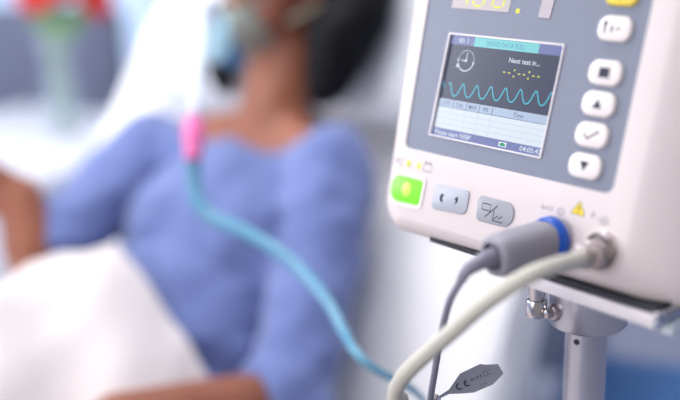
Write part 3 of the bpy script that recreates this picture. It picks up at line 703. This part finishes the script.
# leaf shaped tag
T = [(436, 398), (449, 389.5), (460, 373.5), (480, 364), (486, 364.6), (498, 364), (503.5, 373.5), (493, 384.5), (474, 392.6), (462, 393.6), (449, 394), (438, 399.5)]
TD = .765
tn = nrm(CAM - at(470, 380, TD))
P = [at(px, py, TD + (px - 470) * .00012) for px, py in T]
obj('cable_tag', loft([[p for p in P], [p + tn * .0012 for p in P]]), M_tag, oc, angle=30, label='flat grey leaf shaped tag')
tgm = WM[oc]
tag_o = [o for o in COL.objects if o.name.startswith('cable_tag')][0]
def tmap(o, dx, dy):
    a, b = dx; 
    return lambda s, t: at(o[0] + s * dx[0] + t * dy[0], o[1] + s * dx[1] + t * dy[1], TD + (o[0] + s * dx[0] - 470) * .00012) + tn * .0015
g = MB()
def arc_map(cx_, cy_, r, a0, a1, wd):
    v = []; f = []
    for k in range(13):
        a = math.radians(a0 + (a1 - a0) * k / 12)
        for q in (r - wd / 2, r + wd / 2):
            px, py = cx_ + q * math.cos(a), cy_ - q * math.sin(a); v.append(at(px, py, TD + (px - 470) * .00012) + tn * .0015)
    for k in range(12): f.append((2 * k, 2 * k + 1, 2 * k + 3, 2 * k + 2))
    return v, f
g.add(arc_map(459.5, 386.3, 3.0, 110, 320, 1.3)); g.add(arc_map(467.2, 383.0, 2.9, 110, 320, 1.3)); g.add(text_geo('-', tmap((465, 383.6), (2.6, -1.1), (.2, -.9))))
g.add(text_geo('0123', tmap((471, 381.6), (10.5, -4.6), (-.6, -2.6))))
obj('tag_marking', g, M_ink, tag_o, False)
obj('tag_symbol', MB().add(arc_map(485.6, 373.3, 2.6, 0, 360, .7)).add(arc_map(489.8, 371.6, 2.2, 60, 330, .7)).add(text_geo('IPX', tmap((481, 386.4), (6.5, -2.8), (-.5, -2.2)))), M_inkg, tag_o, False)
obj('cable_clip', lathe(at(432, 403, .755), at(438, 396, .762) - at(432, 403, .755), [(0, .003), (.001, .0042), (.007, .0042), (.008, .003)], 16), M_chrome, oc)

# ------------------------------------------------------------ blood pressure hose
ho = empty('pressure_hose', SO, 'cream rubber blood pressure hose with metal fitting in the right socket of the monitor', 'hose')
c0 = SO + .001 * FN
hz = [c0, at(589, 254, .672), at(574, 261, .655), at(556, 265.5, .645), at(530, 275, .640), at(504, 290, .645), at(480, 307, .655), at(456, 328, .668), at(434, 347, .682), at(412, 367, .70), at(399, 383, .715), at(395, 400, .73), at(399, 440, .74), V3((.0, .60, .6)), V3((.0, .60, .25)), V3((-.02, .58, .04)), V3((.03, .50, .009)), V3((.2, .34, .009))]
ax2 = nrm(hz[2] - hz[0])
obj('hose_fitting', lathe(c0, ax2, [(0, .0098), (.003, .0106), (.010, .0106), (.011, .0086), (.014, .0086), (.015, .0094), (.024, .0090), (.025, .0074), (.030, .0078)], 32), M_knurl, ho, label='knurled nickel fitting')
obj('rubber_hose', tube([hz[1]] + hz[2:], .0060, 20, 10), M_hose, ho)

# ------------------------------------------------------------ bedside cabinet, vase, flowers
cbn = at(40, 140, 2.2); CT = cbn[2]
cc = V3((at(52, 150, 2.25)[0] - .06, at(52, 150, 2.25)[1], 0))
ct_ = empty('bedside_cabinet', cc, 'white laminate bedside cabinet beyond the bed with a vase on top', 'cabinet', rotz=math.atan2(BL[1], BL[0]))
def cbx(a0, a1, b0, b1, z0, z1, b=.004): return box(cc + (a0 + a1) / 2 * BL + (b0 + b1) / 2 * BF + (z0 + z1) / 2 * EZ, BL, BF, EZ, (a1 - a0) / 2, (b1 - b0) / 2, (z1 - z0) / 2, b)
obj('top', cbx(-.32, .32, -.30, .30, CT - .03, CT, .006), M_cab, ct_)
obj('body', cbx(-.30, .30, -.28, .26, .08, CT - .03), M_cab, ct_)
for k in range(2):
    d = obj('drawer', cbx(-.285, .285, .26, .28, CT - .23 - .2 * k, CT - .05 - .2 * k), M_cab, ct_); obj('handle', cbx(-.06, .06, .285, .30, CT - .15 - .2 * k, CT - .135 - .2 * k), M_steel, d)
d = obj('door', cbx(-.285, .285, .26, .28, .10, CT - .45), M_cab, ct_); obj('handle', cbx(-.06, .06, .285, .30, CT - .52, CT - .505), M_steel, d)
for a in (-.26, .26):
    for b in (-.24, .22): obj('caster', lathe(cc + a * BL + b * BF + .04 * EZ - .01 * BL, BL, [(0, .03), (.003, .04), (.017, .04), (.02, .03)], 20), M_cast, ct_)
# vase base: on the cabinet top under pixel (66,128)
dv = at(66, 132, 1) - CAM; VB = CAM + dv * ((CT - CAM[2]) / dv[2])
va = empty('glass_vase', VB, 'clear glass vase of red flowers on the bedside cabinet', 'vase')
prof = [(0, .040), (.004, .044), (.03, .046), (.09, .040), (.16, .033), (.21, .040), (.235, .050), (.235, .047), (.21, .037), (.16, .030), (.09, .037), (.03, .042), (.010, .040)]
obj('vase_body', lathe(VB, EZ, prof, 36), M_glass, va)
obj('water', lathe(VB + .011 * EZ, EZ, [(0, .039), (.02, .041), (.08, .0365), (.12, .033)], 36), M_water, va)
def flower(nm, top, r, m_, lb, k):
    t = empty(nm, VB + .02 * EZ, lb, 'flower', 'flowers in the vase')
    top = V3(top); b0 = VB + V3((.012 * math.cos(k * 2), .012 * math.sin(k * 2), .015)); mid = VB + V3((.012 * math.cos(k * 2 + 2), .012 * math.sin(k * 2 + 2), .2))
    obj('stem', tube([b0, .5 * (b0 + mid), mid, .5 * (mid + top) + V3((0, 0, .02)), top], .0045, 8, 6), M_green, t)
    g = MB(); up = nrm(top - mid + .25 * (CAM - top))
    x, y, z = frame(up)
    for ring, (cnt, tilt, ln) in enumerate(((5, .25, .6), (8, .65, .85), (10, 1.05, 1.0), (11, 1.35, 1.0))):
        for j in range(cnt):
            a = 2 * math.pi * (j + .5 * ring) / cnt; rd = math.cos(a) * x + math.sin(a) * y; dd = nrm(math.sin(tilt) * rd + math.cos(tilt) * z); sd_ = nrm(np.cross(z, rd)); nn = np.cross(dd, sd_)
            g.add(ellip(top + dd * r * ln * .5, dd, sd_, nn, r * ln * .52, r * .26, r * .06, 10, 6))
    obj('petals', g, m_, t); obj('calyx', ellip(top - .004 * z, x, y, z, r * .25, r * .25, r * .3, 12, 8), M_green, t)
    for s in (-.5, -.25, .3, .55):
        p = mid * (1 - s) + top * s if s > 0 else b0 * -s + mid * (1 + s) ; q = nrm(V3((math.cos(k * 3 + s * 9), math.sin(k * 3 + s * 9), .5))); x, y, z = frame(q)
        lw = .034 if s > 0 else .020; obj('leaf', ellip(p + (q * .03 if s > 0 else EZ * .01), q if s > 0 else nrm(q * .3 + EZ), x, np.cross(q if s > 0 else nrm(q * .3 + EZ), x), lw, .012, .0018, 12, 8), M_green, t)
dd0 = np.linalg.norm(VB - CAM) * .95
zc = (VB - CAM) @ FW
flower('flower', at(36, -4, zc - .03), .048, M_red, 'coral red flower leaning left in the glass vase', 0)
flower('flower', at(58, -16, zc + .03), .050, M_red, 'coral red flower standing upright in the middle of the vase', 1)
flower('flower', at(94, -2, zc), .045, M_dred, 'deep red flower leaning right over the vase rim', 2)
flower('flower', at(98, 6, zc - .06), .032, M_dred, 'small deep red bloom hanging lowest on the right of the vase', 3)

# ------------------------------------------------------------ grey armchair beyond the cabinet, blue stool on the right
ac = at(8, 120, 3.1); ac[2] = 0
ar = empty('armchair', ac, 'dark grey upholstered armchair by the back wall beyond the cabinet', 'armchair')
obj('backrest', box(ac + V3((0, .28, .72)), EX, EY, EZ, .34, .07, .30, .05), M_uph, ar)
obj('seat', box(ac + V3((0, -.05, .40)), EX, EY, EZ, .30, .30, .08, .04), M_uph, ar)
for s in (-1, 1): obj('armrest', box(ac + V3((s * .34, -.05, .48)), EX, EY, EZ, .05, .33, .13, .03), M_uph, ar)
for s in (-1, 1):
    for t in (-1, 1): obj('leg', tube([ac + V3((s * .3, t * .28, .36)), ac + V3((s * .32, t * .3, 0))], [.02, .014], 10, smooth=False), M_cast, ar)
sc_ = at(692, 412, 1.72); sc_[2] = 0; SH = at(692, 400, 1.72)[2]
sx = nrm((.93, -.37, 0)); sy = np.cross(EZ, sx)
so = empty('stool', sc_, 'blue vinyl padded stool on the floor beyond the monitor pole', 'stool')
obj('seat', box(sc_ + SH * EZ - .05 * EZ, sx, sy, EZ, .24, .17, .05, .03), M_bluev, so)
for s in (-1, 1):
    for t in (-1, 1): obj('leg', tube([sc_ + s * .18 * sx + t * .12 * sy + (SH - .09) * EZ, sc_ + s * .20 * sx + t * .14 * sy], .014, 10, smooth=False), M_pole, so)
